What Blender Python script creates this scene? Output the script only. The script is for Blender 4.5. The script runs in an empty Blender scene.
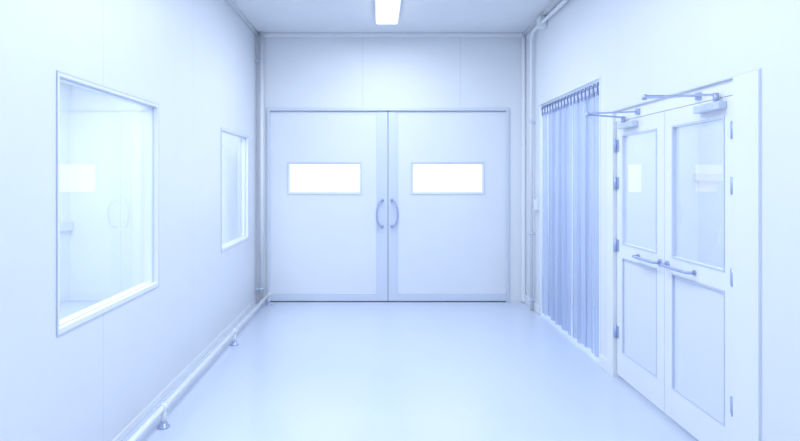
import bpy, bmesh, math, random
from mathutils import Vector, Matrix
random.seed(3)
scene = bpy.context.scene
COL = scene.collection
scene.view_settings.view_transform = 'Standard'
scene.view_settings.look = 'None'
scene.view_settings.exposure = 0.0

# ------------------------------------------------------------------ materials
def principled(name, col, rough=0.5, metal=0.0, var=0.02, scale=3.0, bump=0.0, bscale=60, coat=0.0, seam=None, spec=0.5):
    m = bpy.data.materials.new(name); m.use_nodes = True
    nt = m.node_tree; N = nt.nodes; L = nt.links
    b = N['Principled BSDF']
    b.inputs['Roughness'].default_value = rough
    b.inputs['Metallic'].default_value = metal
    b.inputs['Coat Weight'].default_value = coat
    b.inputs['Specular IOR Level'].default_value = spec
    geo = N.new('ShaderNodeNewGeometry')
    no = N.new('ShaderNodeTexNoise'); no.inputs['Scale'].default_value = scale
    L.new(geo.outputs['Position'], no.inputs['Vector'])
    r = N.new('ShaderNodeMix'); r.data_type = 'RGBA'
    r.inputs['A'].default_value = (*[c*(1-var) for c in col], 1)
    r.inputs['B'].default_value = (*[min(1, c*(1+var)) for c in col], 1)
    L.new(no.outputs['Fac'], r.inputs['Factor'])
    out = r.outputs['Result']
    if seam:
        ax, period, off, w = seam
        sp = N.new('ShaderNodeSeparateXYZ'); L.new(geo.outputs['Position'], sp.inputs[0])
        a = N.new('ShaderNodeMath'); a.operation = 'SUBTRACT'; a.inputs[1].default_value = off
        L.new(sp.outputs[ax], a.inputs[0])
        p = N.new('ShaderNodeMath'); p.operation = 'PINGPONG'; p.inputs[1].default_value = period/2
        L.new(a.outputs[0], p.inputs[0])
        lt = N.new('ShaderNodeMath'); lt.operation = 'LESS_THAN'; lt.inputs[1].default_value = w
        L.new(p.outputs[0], lt.inputs[0])
        k = N.new('ShaderNodeMix'); k.data_type = 'RGBA'
        k.inputs['B'].default_value = (*[c*0.88 for c in col], 1)
        L.new(lt.outputs[0], k.inputs['Factor']); L.new(out, k.inputs['A'])
        out = k.outputs['Result']
    L.new(out, b.inputs['Base Color'])
    if bump > 0:
        n2 = N.new('ShaderNodeTexNoise'); n2.inputs['Scale'].default_value = bscale
        L.new(geo.outputs['Position'], n2.inputs['Vector'])
        bp = N.new('ShaderNodeBump'); bp.inputs['Strength'].default_value = bump
        bp.inputs['Distance'].default_value = 0.002
        L.new(n2.outputs['Fac'], bp.inputs['Height']); L.new(bp.outputs['Normal'], b.inputs['Normal'])
    return m

def emission(name, col, s):
    m = bpy.data.materials.new(name); m.use_nodes = True
    nt = m.node_tree; nt.nodes.clear()
    e = nt.nodes.new('ShaderNodeEmission'); o = nt.nodes.new('ShaderNodeOutputMaterial')
    e.inputs[0].default_value = (*col, 1); e.inputs[1].default_value = s
    nt.links.new(e.outputs[0], o.inputs[0]); return m

def pane_mat(name, col, transp, rough=0.02, base=0.05, graze=0.8):
    """part clear, part milky glass; more mirror-like at grazing angles"""
    m = bpy.data.materials.new(name); m.use_nodes = True
    nt = m.node_tree; nt.nodes.clear(); N = nt.nodes; L = nt.links
    d = N.new('ShaderNodeBsdfDiffuse'); d.inputs[0].default_value = (*col, 1)
    t = N.new('ShaderNodeBsdfTransparent'); t.inputs[0].default_value = (0.97, 0.985, 1, 1)
    g = N.new('ShaderNodeBsdfGlossy'); g.inputs['Roughness'].default_value = rough
    g.inputs[0].default_value = (1, 1, 1, 1)
    m1 = N.new('ShaderNodeMixShader'); m1.inputs[0].default_value = transp
    L.new(d.outputs[0], m1.inputs[1]); L.new(t.outputs[0], m1.inputs[2])
    lw = N.new('ShaderNodeLayerWeight'); lw.inputs['Blend'].default_value = 0.5
    pw = N.new('ShaderNodeMath'); pw.operation = 'POWER'; pw.inputs[1].default_value = 4.0
    L.new(lw.outputs['Facing'], pw.inputs[0])
    ma = N.new('ShaderNodeMath'); ma.operation = 'MULTIPLY_ADD'; ma.inputs[1].default_value = graze; ma.inputs[2].default_value = base
    L.new(pw.outputs[0], ma.inputs[0])
    m2 = N.new('ShaderNodeMixShader'); L.new(ma.outputs[0], m2.inputs[0])
    L.new(m1.outputs[0], m2.inputs[1]); L.new(g.outputs[0], m2.inputs[2])
    o = N.new('ShaderNodeOutputMaterial'); L.new(m2.outputs[0], o.inputs[0])
    return m

M_WALL_L = principled('wall_panel_left', (0.76, 0.795, 0.85), 0.45, seam=('Y', 1.61, 3.32, 0.003))
M_WALL_R = principled('wall_panel_right', (0.77, 0.805, 0.855), 0.5, seam=('Y', 2.4, 2.2, 0.002))
M_WALL_B = principled('wall_panel_back', (0.80, 0.83, 0.87), 0.5, seam=('X', 1.22, 1.03, 0.005))
M_CEIL = principled('ceiling_paint', (0.81, 0.84, 0.87), 0.6)
M_FLOOR = principled('epoxy_floor', (0.59, 0.655, 0.79), 0.2, var=0.03, scale=1.2, bump=0.15, bscale=9, spec=0.8)
M_WHITE = principled('white_paint', (0.82, 0.85, 0.89), 0.35)
M_DOOR = principled('door_skin', (0.79, 0.825, 0.875), 0.4)
M_PANEL = principled('door_lower_panel', (0.75, 0.79, 0.87), 0.4)
M_ALU = principled('anodised_aluminium', (0.61, 0.675, 0.81), 0.35, 0.1, bump=0.05)
M_STEEL = principled('brushed_steel', (0.42, 0.49, 0.70), 0.3, 0.35)
M_DARK = principled('dark_steel', (0.18, 0.23, 0.45), 0.4, 0.3)
M_KICK = principled('kick_plate_metal', (0.67, 0.73, 0.83), 0.35, 0.1)
M_WINL = pane_mat('corridor_window_glass', (0.83, 0.865, 0.91), 0.75, base=0.12)
M_DOORGL = pane_mat('door_glass', (0.82, 0.86, 0.91), 0.72, base=0.10)
M_STICK = principled('frosted_sticker', (0.66, 0.73, 0.86), 0.6)
M_LITWIN = emission('lit_window', (0.93, 0.97, 1.0), 1.6)
M_LAMP = emission('lamp_diffuser', (0.92, 0.96, 1.0), 3.0)
M_ROOM = principled('room_beyond_paint', (0.79, 0.83, 0.87), 0.6)

def curtain_mat():
    m = bpy.data.materials.new('translucent_pvc'); m.use_nodes = True
    nt = m.node_tree; N = nt.nodes; L = nt.links
    b = N['Principled BSDF']; o = N['Material Output']
    b.inputs['Base Color'].default_value = (0.48, 0.56, 0.745, 1)
    b.inputs['Roughness'].default_value = 0.22
    t = N.new('ShaderNodeBsdfTransparent'); t.inputs[0].default_value = (0.80, 0.86, 0.96, 1)
    no = N.new('ShaderNodeTexNoise'); no.inputs['Scale'].default_value = 4
    r = N.new('ShaderNodeMapRange'); r.inputs['To Min'].default_value = 0.5; r.inputs['To Max'].default_value = 0.75
    L.new(no.outputs['Fac'], r.inputs['Value'])
    x = N.new('ShaderNodeMixShader'); L.new(r.outputs[0], x.inputs[0])
    L.new(t.outputs[0], x.inputs[1]); L.new(b.outputs[0], x.inputs[2]); L.new(x.outputs[0], o.inputs[0])
    return m
M_PVC = curtain_mat()

# ------------------------------------------------------------------ mesh helpers
def box(bm, x0, x1, y0, y1, z0, z1):
    vs = [bm.verts.new((x, y, z)) for x in (x0, x1) for y in (y0, y1) for z in (z0, z1)]
    for f in ((0,1,3,2),(4,6,7,5),(0,4,5,1),(2,3,7,6),(0,2,6,4),(1,5,7,3)):
        bm.faces.new([vs[i] for i in f])

def pane(bm, x, y0, y1, z0, z1):
    bm.faces.new([bm.verts.new(p) for p in ((x,y0,z0),(x,y1,z0),(x,y1,z1),(x,y0,z1))])

def tube(bm, pts, r, seg=12, cap=True):
    pts = [Vector(p) for p in pts]; rings = []
    n = len(pts); up = None
    for i, p in enumerate(pts):
        t = (pts[min(i+1, n-1)] - pts[max(i-1, 0)]).normalized()
        if up is None:
            up = Vector((0, 0, 1)) if abs(t.z) < 0.9 else Vector((1, 0, 0))
        s = t.cross(up).normalized(); up = s.cross(t).normalized()
        rr = r[i] if isinstance(r, (list, tuple)) else r
        rings.append([bm.verts.new(p + s*math.cos(a)*rr + up*math.sin(a)*rr)
                      for a in [2*math.pi*k/seg for k in range(seg)]])
    for a, b in zip(rings, rings[1:]):
        for k in range(seg):
            f = bm.faces.new((a[k], a[(k+1) % seg], b[(k+1) % seg], b[k])); f.smooth = True
    if cap:
        bm.faces.new(list(reversed(rings[0]))); bm.faces.new(rings[-1])

def frame_x(bm, x0, x1, y0, y1, z0, z1, w, wb=None):
    """rectangular frame lying in a wall of constant x"""
    wb = w if wb is None else wb
    box(bm, x0, x1, y0, y0+w, z0, z1); box(bm, x0, x1, y1-w, y1, z0, z1)
    box(bm, x0, x1, y0+w, y1-w, z1-w, z1)
    if wb > 0: box(bm, x0, x1, y0+w, y1-w, z0, z0+wb)

def frame_y(bm, y0, y1, x0, x1, z0, z1, w, wb=None):
    wb = w if wb is None else wb
    box(bm, x0, x0+w, y0, y1, z0, z1); box(bm, x1-w, x1, y0, y1, z0, z1)
    box(bm, x0+w, x1-w, y0, y1, z1-w, z1)
    if wb > 0: box(bm, x0+w, x1-w, y0, y1, z0, z0+wb)

def slab(axis, t0, t1, a0, a1, z0, z1, holes):
    bm = bmesh.new()
    A = sorted({a0, a1, *[h[0] for h in holes], *[h[1] for h in holes]})
    Z = sorted({z0, z1, *[h[2] for h in holes], *[h[3] for h in holes]})
    def solid(i, j):
        if i < 0 or j < 0 or i >= len(A)-1 or j >= len(Z)-1: return False
        ca = (A[i]+A[i+1])/2; cz = (Z[j]+Z[j+1])/2
        return not any(h[0] < ca < h[1] and h[2] < cz < h[3] for h in holes)
    def P(t, a, z): return (t, a, z) if axis == 'x' else (a, t, z)
    def q(*ps): bm.faces.new([bm.verts.new(p) for p in ps])
    for i in range(len(A)-1):
        for j in range(len(Z)-1):
            if not solid(i, j): continue
            p, r, s, u = A[i], A[i+1], Z[j], Z[j+1]
            for t in (t0, t1): q(P(t,p,s), P(t,r,s), P(t,r,u), P(t,p,u))
            if not solid(i-1, j): q(P(t0,p,s), P(t1,p,s), P(t1,p,u), P(t0,p,u))
            if not solid(i+1, j): q(P(t0,r,s), P(t1,r,s), P(t1,r,u), P(t0,r,u))
            if not solid(i, j-1): q(P(t0,p,s), P(t1,p,s), P(t1,r,s), P(t0,r,s))
            if not solid(i, j+1): q(P(t0,p,u), P(t1,p,u), P(t1,r,u), P(t0,r,u))
    bmesh.ops.remove_doubles(bm, verts=bm.verts, dist=1e-5)
    return bm

def meta(o, label=None, cat=None, kind=None, group=None):
    if label: o['label'] = label
    if cat: o['category'] = cat
    if kind: o['kind'] = kind
    if group: o['group'] = group

def obj(name, bm, mat, origin=(0,0,0), parent=None, bevel=0.0, label=None, cat=None, kind=None, group=None):
    bmesh.ops.recalc_face_normals(bm, faces=bm.faces)
    o0 = Vector(origin)
    for v in bm.verts: v.co -= o0
    me = bpy.data.meshes.new(name); bm.to_mesh(me); bm.free()
    me.materials.append(mat)
    o = bpy.data.objects.new(name, me); COL.objects.link(o)
    if parent: o.parent = parent
    else: o.location = o0
    if bevel > 0:
        b = o.modifiers.new('bevel', 'BEVEL'); b.width = bevel; b.segments = 2; b.limit_method = 'ANGLE'
    meta(o, label, cat, kind, group)
    return o

def empty(name, loc, label, cat, kind=None, group=None):
    e = bpy.data.objects.new(name, None); e.empty_display_size = 0.1
    e.location = loc; COL.objects.link(e); meta(e, label, cat, kind, group); return e

def boxobj(name, dims, mat, **k):
    bm = bmesh.new(); box(bm, *dims)
    if 'origin' not in k and 'parent' not in k:
        k['origin'] = ((dims[0]+dims[1])/2, (dims[2]+dims[3])/2, dims[4])
    return obj(name, bm, mat, **k)

# ------------------------------------------------------------------ room
XL, XR, YB, H = -1.52, 1.84, 7.5, 3.36
YR = -2.5
T = 0.12
W1 = (2.841, 4.145, 0.805, 2.053)
W2 = (5.81, 7.015, 0.835, 2.035)
DO = (3.075, 4.69, 0.0, 2.065)     # double door opening on the right
CO = (4.97, 6.80, 0.0, 2.385)      # curtain opening
BD = (-1.3875, 1.6375, 0.0, 2.425) # back doorway

boxobj('floor', (-4.2, 4.2, YR-T, YB+1.2, -0.1, 0), M_FLOOR, label='pale blue glossy epoxy floor with soft reflections', cat='floor', kind='structure')
boxobj('ceiling', (XL-T, XR+T, YR-T, YB+T, H, H+0.1), M_CEIL, label='plain pale blue-white panel ceiling', cat='ceiling', kind='structure')
obj('wall_left', slab('x', XL-T, XL, YR, YB, 0, H, [W1, W2]), M_WALL_L, label='smooth pale blue cleanroom wall with two windows', cat='wall', kind='structure')
obj('wall_right', slab('x', XR, XR+T, YR, YB, 0, H, [DO, CO]), M_WALL_R, label='smooth white-blue wall with double door and curtained opening', cat='wall', kind='structure')
obj('wall_back', slab('y', YB, YB+T, XL-T, XR+T, 0, H, [BD]), M_WALL_B, label='pale blue panelled end wall around wide double doors', cat='wall', kind='structure')
obj('wall_rear', slab('y', YR-T, YR, XL-T, XR+T, 0, H, []), M_WALL_B, label='plain pale blue wall closing the corridor', cat='wall', kind='structure')

# rooms beyond
def room(name, x0, x1, y0, y1, h, open_side, label):
    bm = bmesh.new()
    def q(*ps): bm.faces.new([bm.verts.new(p) for p in ps])
    q((x0,y0,0),(x1,y0,0),(x1,y0,h),(x0,y0,h)); q((x0,y1,0),(x1,y1,0),(x1,y1,h),(x0,y1,h))
    q((x0,y0,h),(x1,y0,h),(x1,y1,h),(x0,y1,h))
    X = x1 if open_side == 'lo' else x0
    q((X,y0,0),(X,y1,0),(X,y1,h),(X,y0,h))
    obj(name, bm, M_ROOM, label=label, cat='wall', kind='structure')
room('wall_side_room', XR+T, 3.9, 2.6, 7.3, 2.8, 'lo', 'pale walls of the side room seen through the glass doors')
room('wall_window_room', -3.9, XL-T, 1.8, 7.6, 2.8, 'hi', 'pale walls of the room seen through the windows')
boxobj('trim_1', (3.84, 3.9, 2.62, 7.28, 1.52, 1.60), M_ALU, label='horizontal metal wall rail in the side room', cat='wall trim', kind='structure')
boxobj('trim_2', (-3.9, -3.85, 1.82, 7.58, 0.9, 1.0), M_KICK, label='horizontal metal wall rail behind the windows', cat='wall trim', kind='structure')
boxobj('wall_beyond_doors', (-1.5, 1.75, YB+T+0.05, YB+T+0.1, 0, 2.6), M_ROOM, label='plain pale wall behind the end doors', cat='wall', kind='structure')

# baseboards, cornices
boxobj('baseboard_left', (XL, XL+0.008, YR, YB, 0, 0.05), M_WHITE, bevel=0.003, label='low white skirting along the corridor wall', cat='baseboard', kind='structure')
for n, (a, b) in enumerate(((YR, 2.885), (4.79, 4.955), (6.83, YB))):
    boxobj('baseboard_right' if n == 0 else 'baseboard_right.%03d' % n, (XR-0.018, XR, a, b, 0, 0.10), M_WHITE, bevel=0.006, label='white skirting along the corridor wall', cat='baseboard', kind='structure', group='white skirting pieces')
def cornice(name, pts, lab):
    bm = bmesh.new(); tube(bm, pts, 0.028, 10)
    obj(name, bm, M_WHITE, label=lab, cat='ceiling trim', kind='structure')
cornice('trim_3', [(XL+0.012, YR, H-0.012), (XL+0.012, YB, H-0.012)], 'rounded white trim between wall and ceiling')
cornice('trim_4', [(XR-0.012, YR, H-0.012), (XR-0.012, YB, H-0.012)], 'rounded white trim between wall and ceiling')
boxobj('trim_5', (XL, XR, YB-0.03, YB, H-0.05, H), M_WHITE, bevel=0.01, label='white ceiling trim above the end doors', cat='ceiling trim', kind='structure')
boxobj('trim_6', (XR-0.05, XR, YB-0.05, YB, 0, H-0.05), M_WHITE, bevel=0.02, label='white rounded corner trim from floor to ceiling', cat='corner trim', kind='structure')

# ------------------------------------------------------------------ left windows
def window(name, W, label):
    y0, y1, z0, z1 = W
    root = empty(name, (XL, (y0+y1)/2, z0), label, 'window', 'structure')
    o = root.location
    bm = bmesh.new()
    frame_x(bm, XL-0.09, XL+0.005, y0, y1, z0, z1, 0.016, 0.028)
    obj('frame', bm, M_WHITE, o, root, 0.002, label='white metal window frame')
    bm = bmesh.new(); frame_x(bm, XL+0.001, XL+0.006, y0-0.006, y1+0.006, z0-0.006, z1+0.006, 0.006)
    obj('gasket', bm, M_ALU, o, root, label='thin blue-grey edge seal')
    bm = bmesh.new(); frame_x(bm, XL-0.030, XL-0.022, y0+0.015, y1-0.015, z0+0.027, z1-0.015, 0.005)
    obj('glazing_bead', bm, M_ALU, o, root, label='thin blue-grey glazing strip')
    bm = bmesh.new(); pane(bm, XL-0.030, y0+0.015, y1-0.015, z0+0.026, z1-0.015)
    obj('glass_pane', bm, M_WINL, o, root, label='large clear reflective pane')
window('window_1', W1, 'large square fixed window with thin pale frame')
window('window_2', W2, 'fixed window with thin pale frame near the end doors')
bm = bmesh.new()
box(bm, -1.98, -1.92, 6.75, 7.45, 1.92, 1.96)
for k in range(25):
    z = 1.895-0.037*k
    bm.faces.new([bm.verts.new(p) for p in ((-1.968, 6.77, z-0.012), (-1.968, 7.43, z-0.012), (-1.932, 7.43, z+0.012), (-1.932, 6.77, z+0.012))])
box(bm, -1.96, -1.94, 6.77, 7.43, 0.96, 0.98)
obj('window_blind', bm, M_WHITE, (-1.95, 7.1, 0.96), label='pale horizontal slatted blind hanging behind glass', cat='blind')

# ------------------------------------------------------------------ back doors
bm = bmesh.new(); frame_y(bm, YB-0.02, YB+T, BD[0], BD[1], 0, BD[3], 0.035, 0)
obj('trim_7', bm, M_KICK, (0.125, YB, 0), bevel=0.004, label='aluminium frame around the wide end doors', cat='door frame', kind='structure')

def back_door(name, x0, x1, wx0, wx1, inner, label):
    root = empty(name, ((x0+x1)/2, YB, 0), label, 'door', 'structure', 'wide end doors')
    o = root.location
    z0, z1 = 0.012, 2.385
    wz0, wz1 = 1.355, 1.74
    bm = slab('y', YB+0.02, YB+0.06, x0, x1, z0, z1, [(wx0, wx1, wz0, wz1)])
    obj('leaf', bm, M_DOOR, o, root, label='pale blue flat door leaf')
    s0, s1 = (x1-0.14, x1) if inner > 0 else (x0, x0+0.12)
    bm = bmesh.new(); box(bm, s0, s1, YB+0.008, YB+0.022, z0, z1)
    obj('stile', bm, M_KICK, o, root, 0.003, label='pale grey-blue metal meeting stile')
    a0, a1 = (x0, s0) if inner > 0 else (s1, x1)
    bm = bmesh.new(); box(bm, a0, a1, YB+0.006, YB+0.022, z0, 0.105)
    obj('kick_plate', bm, M_KICK, o, root, 0.003, label='grey-blue metal kick plate')
    bm = bmesh.new(); frame_y(bm, YB+0.010, YB+0.03, wx0-0.012, wx1+0.012, wz0-0.012, wz1+0.012, 0.013)
    obj('window_frame', bm, M_KICK, o, root, 0.003)
    bm = bmesh.new(); frame_y(bm, YB+0.020, YB+0.032, wx0, wx1, wz0, wz1, 0.022)
    obj('window_bead', bm, M_WHITE, o, root, label='pale inner window bead')
    bm = bmesh.new(); box(bm, wx0, wx1, YB+0.03, YB+0.036, wz0, wz1)
    obj('window_pane', bm, M_LITWIN, o, root, label='bright white lit window pane')
    cx = 0.055 if inner > 0 else 0.175
    sgn = -1 if inner > 0 else 1
    pts = []
    for i in range(17):
        a = math.pi*i/16
        pts.append((cx + sgn*0.07*math.sin(a), YB-0.035-0.03*math.sin(a), 1.108+0.165*math.cos(a)))
    pts = [(pts[0][0], YB+0.012, pts[0][2])] + pts + [(pts[-1][0], YB+0.012, pts[-1][2])]
    bm = bmesh.new(); tube(bm, pts, 0.011, 10)
    for z in (1.108+0.165, 1.108-0.165):
        tube(bm, [(pts[0][0], YB+0.008, z), (pts[0][0], YB-0.004, z)], 0.02, 16)
    obj('handle', bm, M_STEEL, o, root, label='curved steel pull handle')
back_door('door_1', -1.352, 0.122, -1.125, -0.2125, 1, 'wide pale blue door with small lit window and pull handle')
back_door('door_2', 0.128, 1.602, 0.425, 1.325, -1, 'wide pale blue door with small lit window and pull handle')

# ------------------------------------------------------------------ right double door
XD = 1.855
bm = bmesh.new()
bx0, bx1 = XR-0.012, XR+T
box(bm, bx0, bx1, 2.885, 3.092, 0, 2.07)
box(bm, bx0, bx1, 4.672, 4.79, 0, 2.07)
box(bm, XD-0.002, bx1, 3.092, 4.672, 1.985, 2.07)
obj('trim_8', bm, M_WHITE, (XR, 3.9, 0), bevel=0.001, label='white door frame around the glazed double doors', cat='door frame', kind='structure')
bm = bmesh.new(); frame_x(bm, XR-0.006, XR+0.02, 2.879, 4.796, 0, 2.076, 0.008, 0)
obj('trim_9', bm, M_KICK, (XR, 3.9, 0), label='fine blue-grey edge line around the white door frame', cat='door frame', kind='structure')

def glazed_door(name, y0, y1, hinge_hi, label):
    root = empty(name, (XD, (y0+y1)/2, 0), label, 'door', 'structure', 'glazed double doors')
    o = root.location
    z0, z1 = 0.03, 1.983
    s = 0.10
    g = (y0+s, y1-s, 1.045, 1.88); p = (y0+s, y1-s, 0.22, 0.945)
    bm = slab('x', XD, XD+0.045, y0, y1, z0, z1, [g, p])
    leaf = obj('leaf', bm, M_WHITE, o, root, 0.002, label='white painted door leaf frame')
    bm = bmesh.new(); frame_x(bm, XD-0.003, XD+0.02, g[0], g[1], g[2], g[3], 0.012)
    obj('glazing_bead', bm, M_ALU, o, root)
    bm = bmesh.new(); pane(bm, XD+0.019, g[0], g[1], g[2], g[3])
    obj('glass_pane', bm, M_DOORGL, o, root, label='tall clear glass pane')
    bm = bmesh.new(); box(bm, XD+0.012, XD+0.03, p[0], p[1], p[2], p[3])
    obj('lower_panel', bm, M_PANEL, o, root, label='recessed pale blue lower panel')
    bm = bmesh.new(); frame_x(bm, XD-0.002, XD+0.012, p[0], p[1], p[2], p[3], 0.008)
    obj('panel_bead', bm, M_ALU, o, root)
    hy = y1 if hinge_hi else y0
    hd = -1 if hinge_hi else 1
    for z in (0.36, 1.03, 1.51, 1.80):
        bm = bmesh.new(); tube(bm, [(XD-0.012, hy, z-0.045), (XD-0.012, hy, z+0.045)], 0.011, 12)
        ya, yb = sorted((hy, hy+hd*0.04))
        box(bm, XD-0.006, XD, ya, yb, z-0.045, z+0.045)
        obj('hinge', bm, M_STEEL, o, root, label='steel butt hinge')
    d = 1 if hinge_hi else -1
    ly = (y0+0.045) if hinge_hi else (y1-0.045)
    bm = bmesh.new()
    tube(bm, [(XD, ly, 0.995), (XD-0.010, ly, 0.995)], 0.024, 20)
    tube(bm, [(XD, ly+d*0.33, 0.995), (XD-0.008, ly+d*0.33, 0.995)], 0.016, 20)
    tube(bm, [(XD-0.005, ly, 0.995), (XD-0.030, ly, 0.995), (XD-0.042, ly+d*0.006, 0.995), (XD-0.047, ly+d*0.020, 0.995),
              (XD-0.048, ly+d*0.10, 0.994), (XD-0.048, ly+d*0.24, 0.994), (XD-0.046, ly+d*0.315, 0.995),
              (XD-0.038, ly+d*0.33, 0.995), (XD-0.004, ly+d*0.33, 0.995)], 0.010, 10)
    obj('handle', bm, M_STEEL, o, root, label='long horizontal steel door handle')
    # closer
    cy0, cy1 = (y1-0.38, y1-0.12) if hinge_hi else (y0+0.08, y0+0.34)
    bm = bmesh.new(); box(bm, XD-0.045, XD, cy0, cy1, 1.918, 1.962)
    cl = obj('door_closer', bm, M_ALU, o, root, 0.006, label='grey-blue overhead door closer')
    sy = cy1-0.06 if hinge_hi else cy0+0.06
    ey = sy - d*0.15
    bm = bmesh.new()
    el = Vector((1.51, ey, 2.005))
    tube(bm, [(XD-0.025, sy, 1.955), (XD-0.025, sy, 2.010)], 0.015, 14)
    tube(bm, [el+Vector((0, 0, -0.012)), el+Vector((0, 0, 0.018))], 0.013, 12)
    def bar(a, b, w, t):
        a = Vector(a); b = Vector(b); n = (b-a).cross(Vector((0, 0, 1))).normalized()*w; u = Vector((0, 0, t))
        vs = [bm.verts.new(q+sx*n+sz*u) for q in (a, b) for sx in (-1, 1) for sz in (-1, 1)]
        for f in ((0,1,3,2),(4,6,7,5),(0,4,5,1),(2,3,7,6),(0,2,6,4),(1,5,7,3)): bm.faces.new([vs[i] for i in f])
    bar((XD-0.025, sy, 2.002), el, 0.011, 0.005)
    bar(el+Vector((0, 0, 0.010)), (XD-0.010, ey-d*0.06, 2.022), 0.008, 0.005)
    box(bm, XD-0.016, XD-0.002, ey-d*0.06-0.025, ey-d*0.06+0.025, 2.004, 2.042)
    arm = obj('closer_arm', bm, M_STEEL, o, cl, label='folding steel closer arm')
    return root
d3 = glazed_door('door_3', 3.892, 4.657, True, 'white half-glazed door with long handle and closer')
d4 = glazed_door('door_4', 3.110, 3.886, False, 'white half-glazed door with round frosted stickers on glass')
for y, z in ((3.27, 1.48), (3.27, 1.22)):
    bm = bmesh.new(); tube(bm, [(XD+0.0185, y, z), (XD+0.0165, y, z)], 0.048, 32)
    obj('sticker', bm, M_STICK, d4.location, d4, label='round frosted sticker')

# ------------------------------------------------------------------ curtain opening
bm = bmesh.new(); frame_x(bm, XR-0.006, XR+0.10, CO[0]-0.008, CO[1]+0.014, 0, CO[3]+0.012, 0.018, 0)
obj('trim_10', bm, M_WHITE, (XR, 5.885, 0), bevel=0.003, label='slim white lining around the curtained opening', cat='door frame', kind='structure')
cur = empty('strip_curtain', (XR+0.02, 5.885, 0), 'translucent blue-grey vinyl strip curtain hanging in a doorway', 'curtain')
bm = bmesh.new(); tube(bm, [(XR+0.020, CO[0]+0.012, 2.335), (XR+0.020, CO[1]-0.006, 2.335)], 0.010, 10)
obj('rail', bm, M_STEEL, cur.location, cur, label='slim round steel hanging rail')
n = 9; y0 = CO[0]+0.02; y1 = CO[1]-0.02; pitch = (y1-y0)/n
for i in range(n):
    yc = y0 + pitch*(i+0.5); w = pitch*random.uniform(1.15, 1.3)
    if i in (0, n-1): w = pitch*1.05
    bm = bmesh.new(); rows, cols = 18, 20
    ph = random.uniform(0, 6.3); amp = random.uniform(0.012, 0.024); xo = 0.006*(1 if i % 2 else -1)
    fr = random.uniform(0.8, 1.6)
    sw = random.uniform(-0.02, 0.02); zb = 0.035
    grid = []
    for r in range(rows+1):
        z = 2.285 - (2.285-zb)*r/rows; k = r/rows
        row = []
        for c in range(cols+1):
            s = c/cols-0.5
            x = XR+0.026+xo + (0.5+0.5*k)*amp*math.sin(2*math.pi*s*fr+ph+0.8*k)
            row.append(bm.verts.new((x, yc+s*w+sw*k*k, z)))
        grid.append(row)
    for r in range(rows):
        for c in range(cols):
            f = bm.faces.new((grid[r][c], grid[r][c+1], grid[r+1][c+1], grid[r+1][c])); f.smooth = True
    obj('strip', bm, M_PVC, cur.location, cur)
    for yy in (yc-pitch*0.25, yc+pitch*0.25):
        bm = bmesh.new(); box(bm, XR+0.002, XR+0.008, yy-0.016, yy+0.016, 2.245, 2.30)
        tube(bm, [(XR+0.006, yy, 2.295), (XR+0.002, yy, 2.325), (XR+0.008, yy, 2.348), (XR+0.022, yy, 2.352), (XR+0.034, yy, 2.340)], 0.006, 6)
        obj('hanger', bm, M_DARK, cur.location, cur, label='dark steel hook with clamp plate')

# ------------------------------------------------------------------ floor guard rail
gx = -1.335
gr = empty('guard_rail', (gx, 3.6, 0), 'low pale tubular guard rail on short feet beside wall', 'rail')
bm = bmesh.new(); tube(bm, [(gx, -1.5, 0.125), (gx, 7.40, 0.125)], 0.018, 14)
obj('pipe', bm, M_WHITE, gr.location, gr, label='long white round pipe')
for y in (0.07, 1.90, 3.735, 5.57, 7.34):
    bm = bmesh.new()
    tube(bm, [(gx, y, 0), (gx, y, 0.008), (gx, y, 0.010), (gx, y, 0.03)], [0.040, 0.040, 0.026, 0.026], 20)
    obj('foot', bm, M_STEEL, gr.location, gr, label='blue-grey metal floor flange')
    bm = bmesh.new(); tube(bm, [(gx, y, 0.03), (gx, y, 0.108)], 0.017, 16)
    tube(bm, [(gx, y-0.03, 0.125), (gx, y+0.03, 0.125)], 0.024, 16)
    obj('post', bm, M_WHITE, gr.location, gr)

# ------------------------------------------------------------------ vertical pipes
def vpipe(name, x, y, z1, r, label, clamps, top=None):
    root = empty(name, (x, y, 0), label, 'pipe')
    pts = [(x, y, 0.0), (x, y, z1)] + (top or [])
    bm = bmesh.new(); tube(bm, pts, r, 14)
    obj('pipe', bm, M_WHITE, root.location, root)
    for z in clamps:
        bm = bmesh.new(); tube(bm, [(x, y, z-0.015), (x, y, z+0.015)], r+0.008, 16)
        sx = XR-0.001 if x > 0 else XL+0.001
        box(bm, min(x, sx), max(x, sx), y-0.012, y+0.012, z-0.012, z+0.012)
        obj('clamp', bm, M_ALU, root.location, root, label='grey-blue pipe clamp')
    return root
vpipe('drain_pipe', XL+0.080, 7.42, H, 0.024, 'white vertical pipe in the wall corner', (0.18, 3.0))
px, py = XR-0.045, 7.02
top = [(px, py-0.02, 3.20), (px, py-0.06, 3.235), (px, py-0.12, 3.25), (px, 5.0, 3.25), (px, 0.5, 3.25)]
cp = vpipe('conduit_pipe', px, py, 3.16, 0.018, 'white wall conduit bending along the ceiling edge', (0.12, 0.9, 2.2), top)
bm = bmesh.new(); box(bm, XR-0.085, XR-0.002, py-0.50, py-0.38, 3.19, 3.31)
obj('junction_box', bm, M_WHITE, cp.location, cp, 0.006, label='small white junction box')
ws = boxobj('wall_socket', (XR-0.05, XR-0.0, py-0.16, py-0.07, 1.18, 1.30), M_WHITE, bevel=0.008, label='small white wall socket beside the conduit', cat='socket')
bm = bmesh.new(); box(bm, XR-0.054, XR-0.049, py-0.145, py-0.085, 1.20, 1.28)
f = obj('socket_face', bm, M_ALU, ws.location, ws, label='grey-blue socket face')

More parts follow.
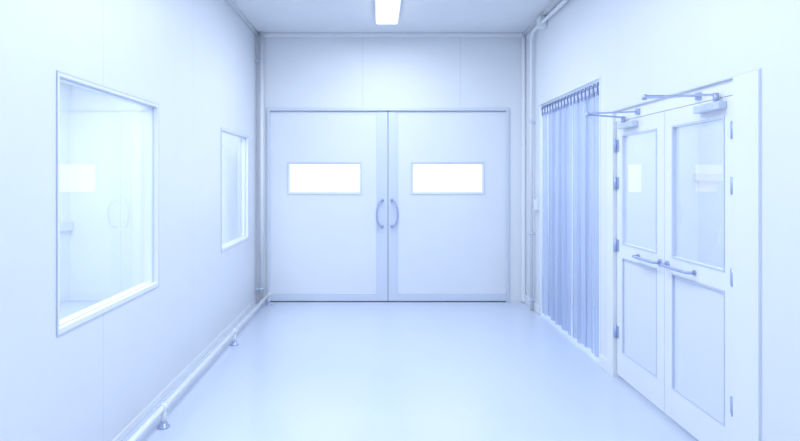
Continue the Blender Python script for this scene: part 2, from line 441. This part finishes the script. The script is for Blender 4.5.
# ------------------------------------------------------------------ ceiling lights, added area lights
def lamp(y0, y1, i):
    x0, x1 = -0.035, 0.235
    root = empty('ceiling_light' + ('' if i == 0 else '.%03d' % i), ((x0+x1)/2, (y0+y1)/2, H), 'long rectangular fluorescent ceiling fixture, switched on', 'ceiling light', group='fluorescent ceiling lights')
    o = root.location
    bm = bmesh.new(); box(bm, x0, x1, y0, y1, H-0.045, H)
    obj('housing', bm, M_ALU, o, root, 0.004, label='pale metal housing')
    bm = bmesh.new(); box(bm, x0+0.02, x1-0.02, y0+0.02, y1-0.02, H-0.085, H-0.045)
    obj('diffuser', bm, M_LAMP, o, root, 0.01, label='glowing white diffuser')
lamp(5.35, 6.75, 0); lamp(2.3, 3.7, 1); lamp(-0.6, 0.8, 2)  # last two fixtures are unseen, added to light the corridor

def area(loc, sx, sy, power, col=(0.80, 0.88, 1.0), rot=(0, 0, 0)):
    l = bpy.data.lights.new('area', 'AREA'); l.shape = 'RECTANGLE'; l.size = sx; l.size_y = sy
    l.energy = power; l.color = col
    o = bpy.data.objects.new('area_lamp', l); o.location = loc; o.rotation_euler = rot; COL.objects.link(o); return o
area((0.1, 5.7, H-0.10), 0.9, 1.8, 47)
area((0.1, 3.0, H-0.10), 1.6, 2.0, 42)  # this and the next are unseen, widened for softer corridor light
area((0.1, 0.0, H-0.10), 1.6, 2.4, 54)
area((2.9, 4.9, 2.75), 1.4, 3.5, 62)  # unseen light added in the side room to brighten curtain and door glass
area((-2.7, 4.7, 2.75), 1.4, 4.5, 105)  # unseen light added behind the left windows to brighten their panes

w = bpy.data.worlds.new('world'); scene.world = w; w.use_nodes = True
w.node_tree.nodes['Background'].inputs[0].default_value = (0.75, 0.85, 1, 1)
w.node_tree.nodes['Background'].inputs[1].default_value = 0.6

cam = bpy.data.cameras.new('camera'); co = bpy.data.objects.new('camera', cam); COL.objects.link(co)
co.location = (0, 0, 1.55); co.rotation_euler = (math.pi/2, 0, 0)
cam.sensor_width = 36; cam.lens = 27; cam.shift_x = 0.0275; cam.shift_y = -0.0531; cam.clip_start = 0.05
scene.camera = co
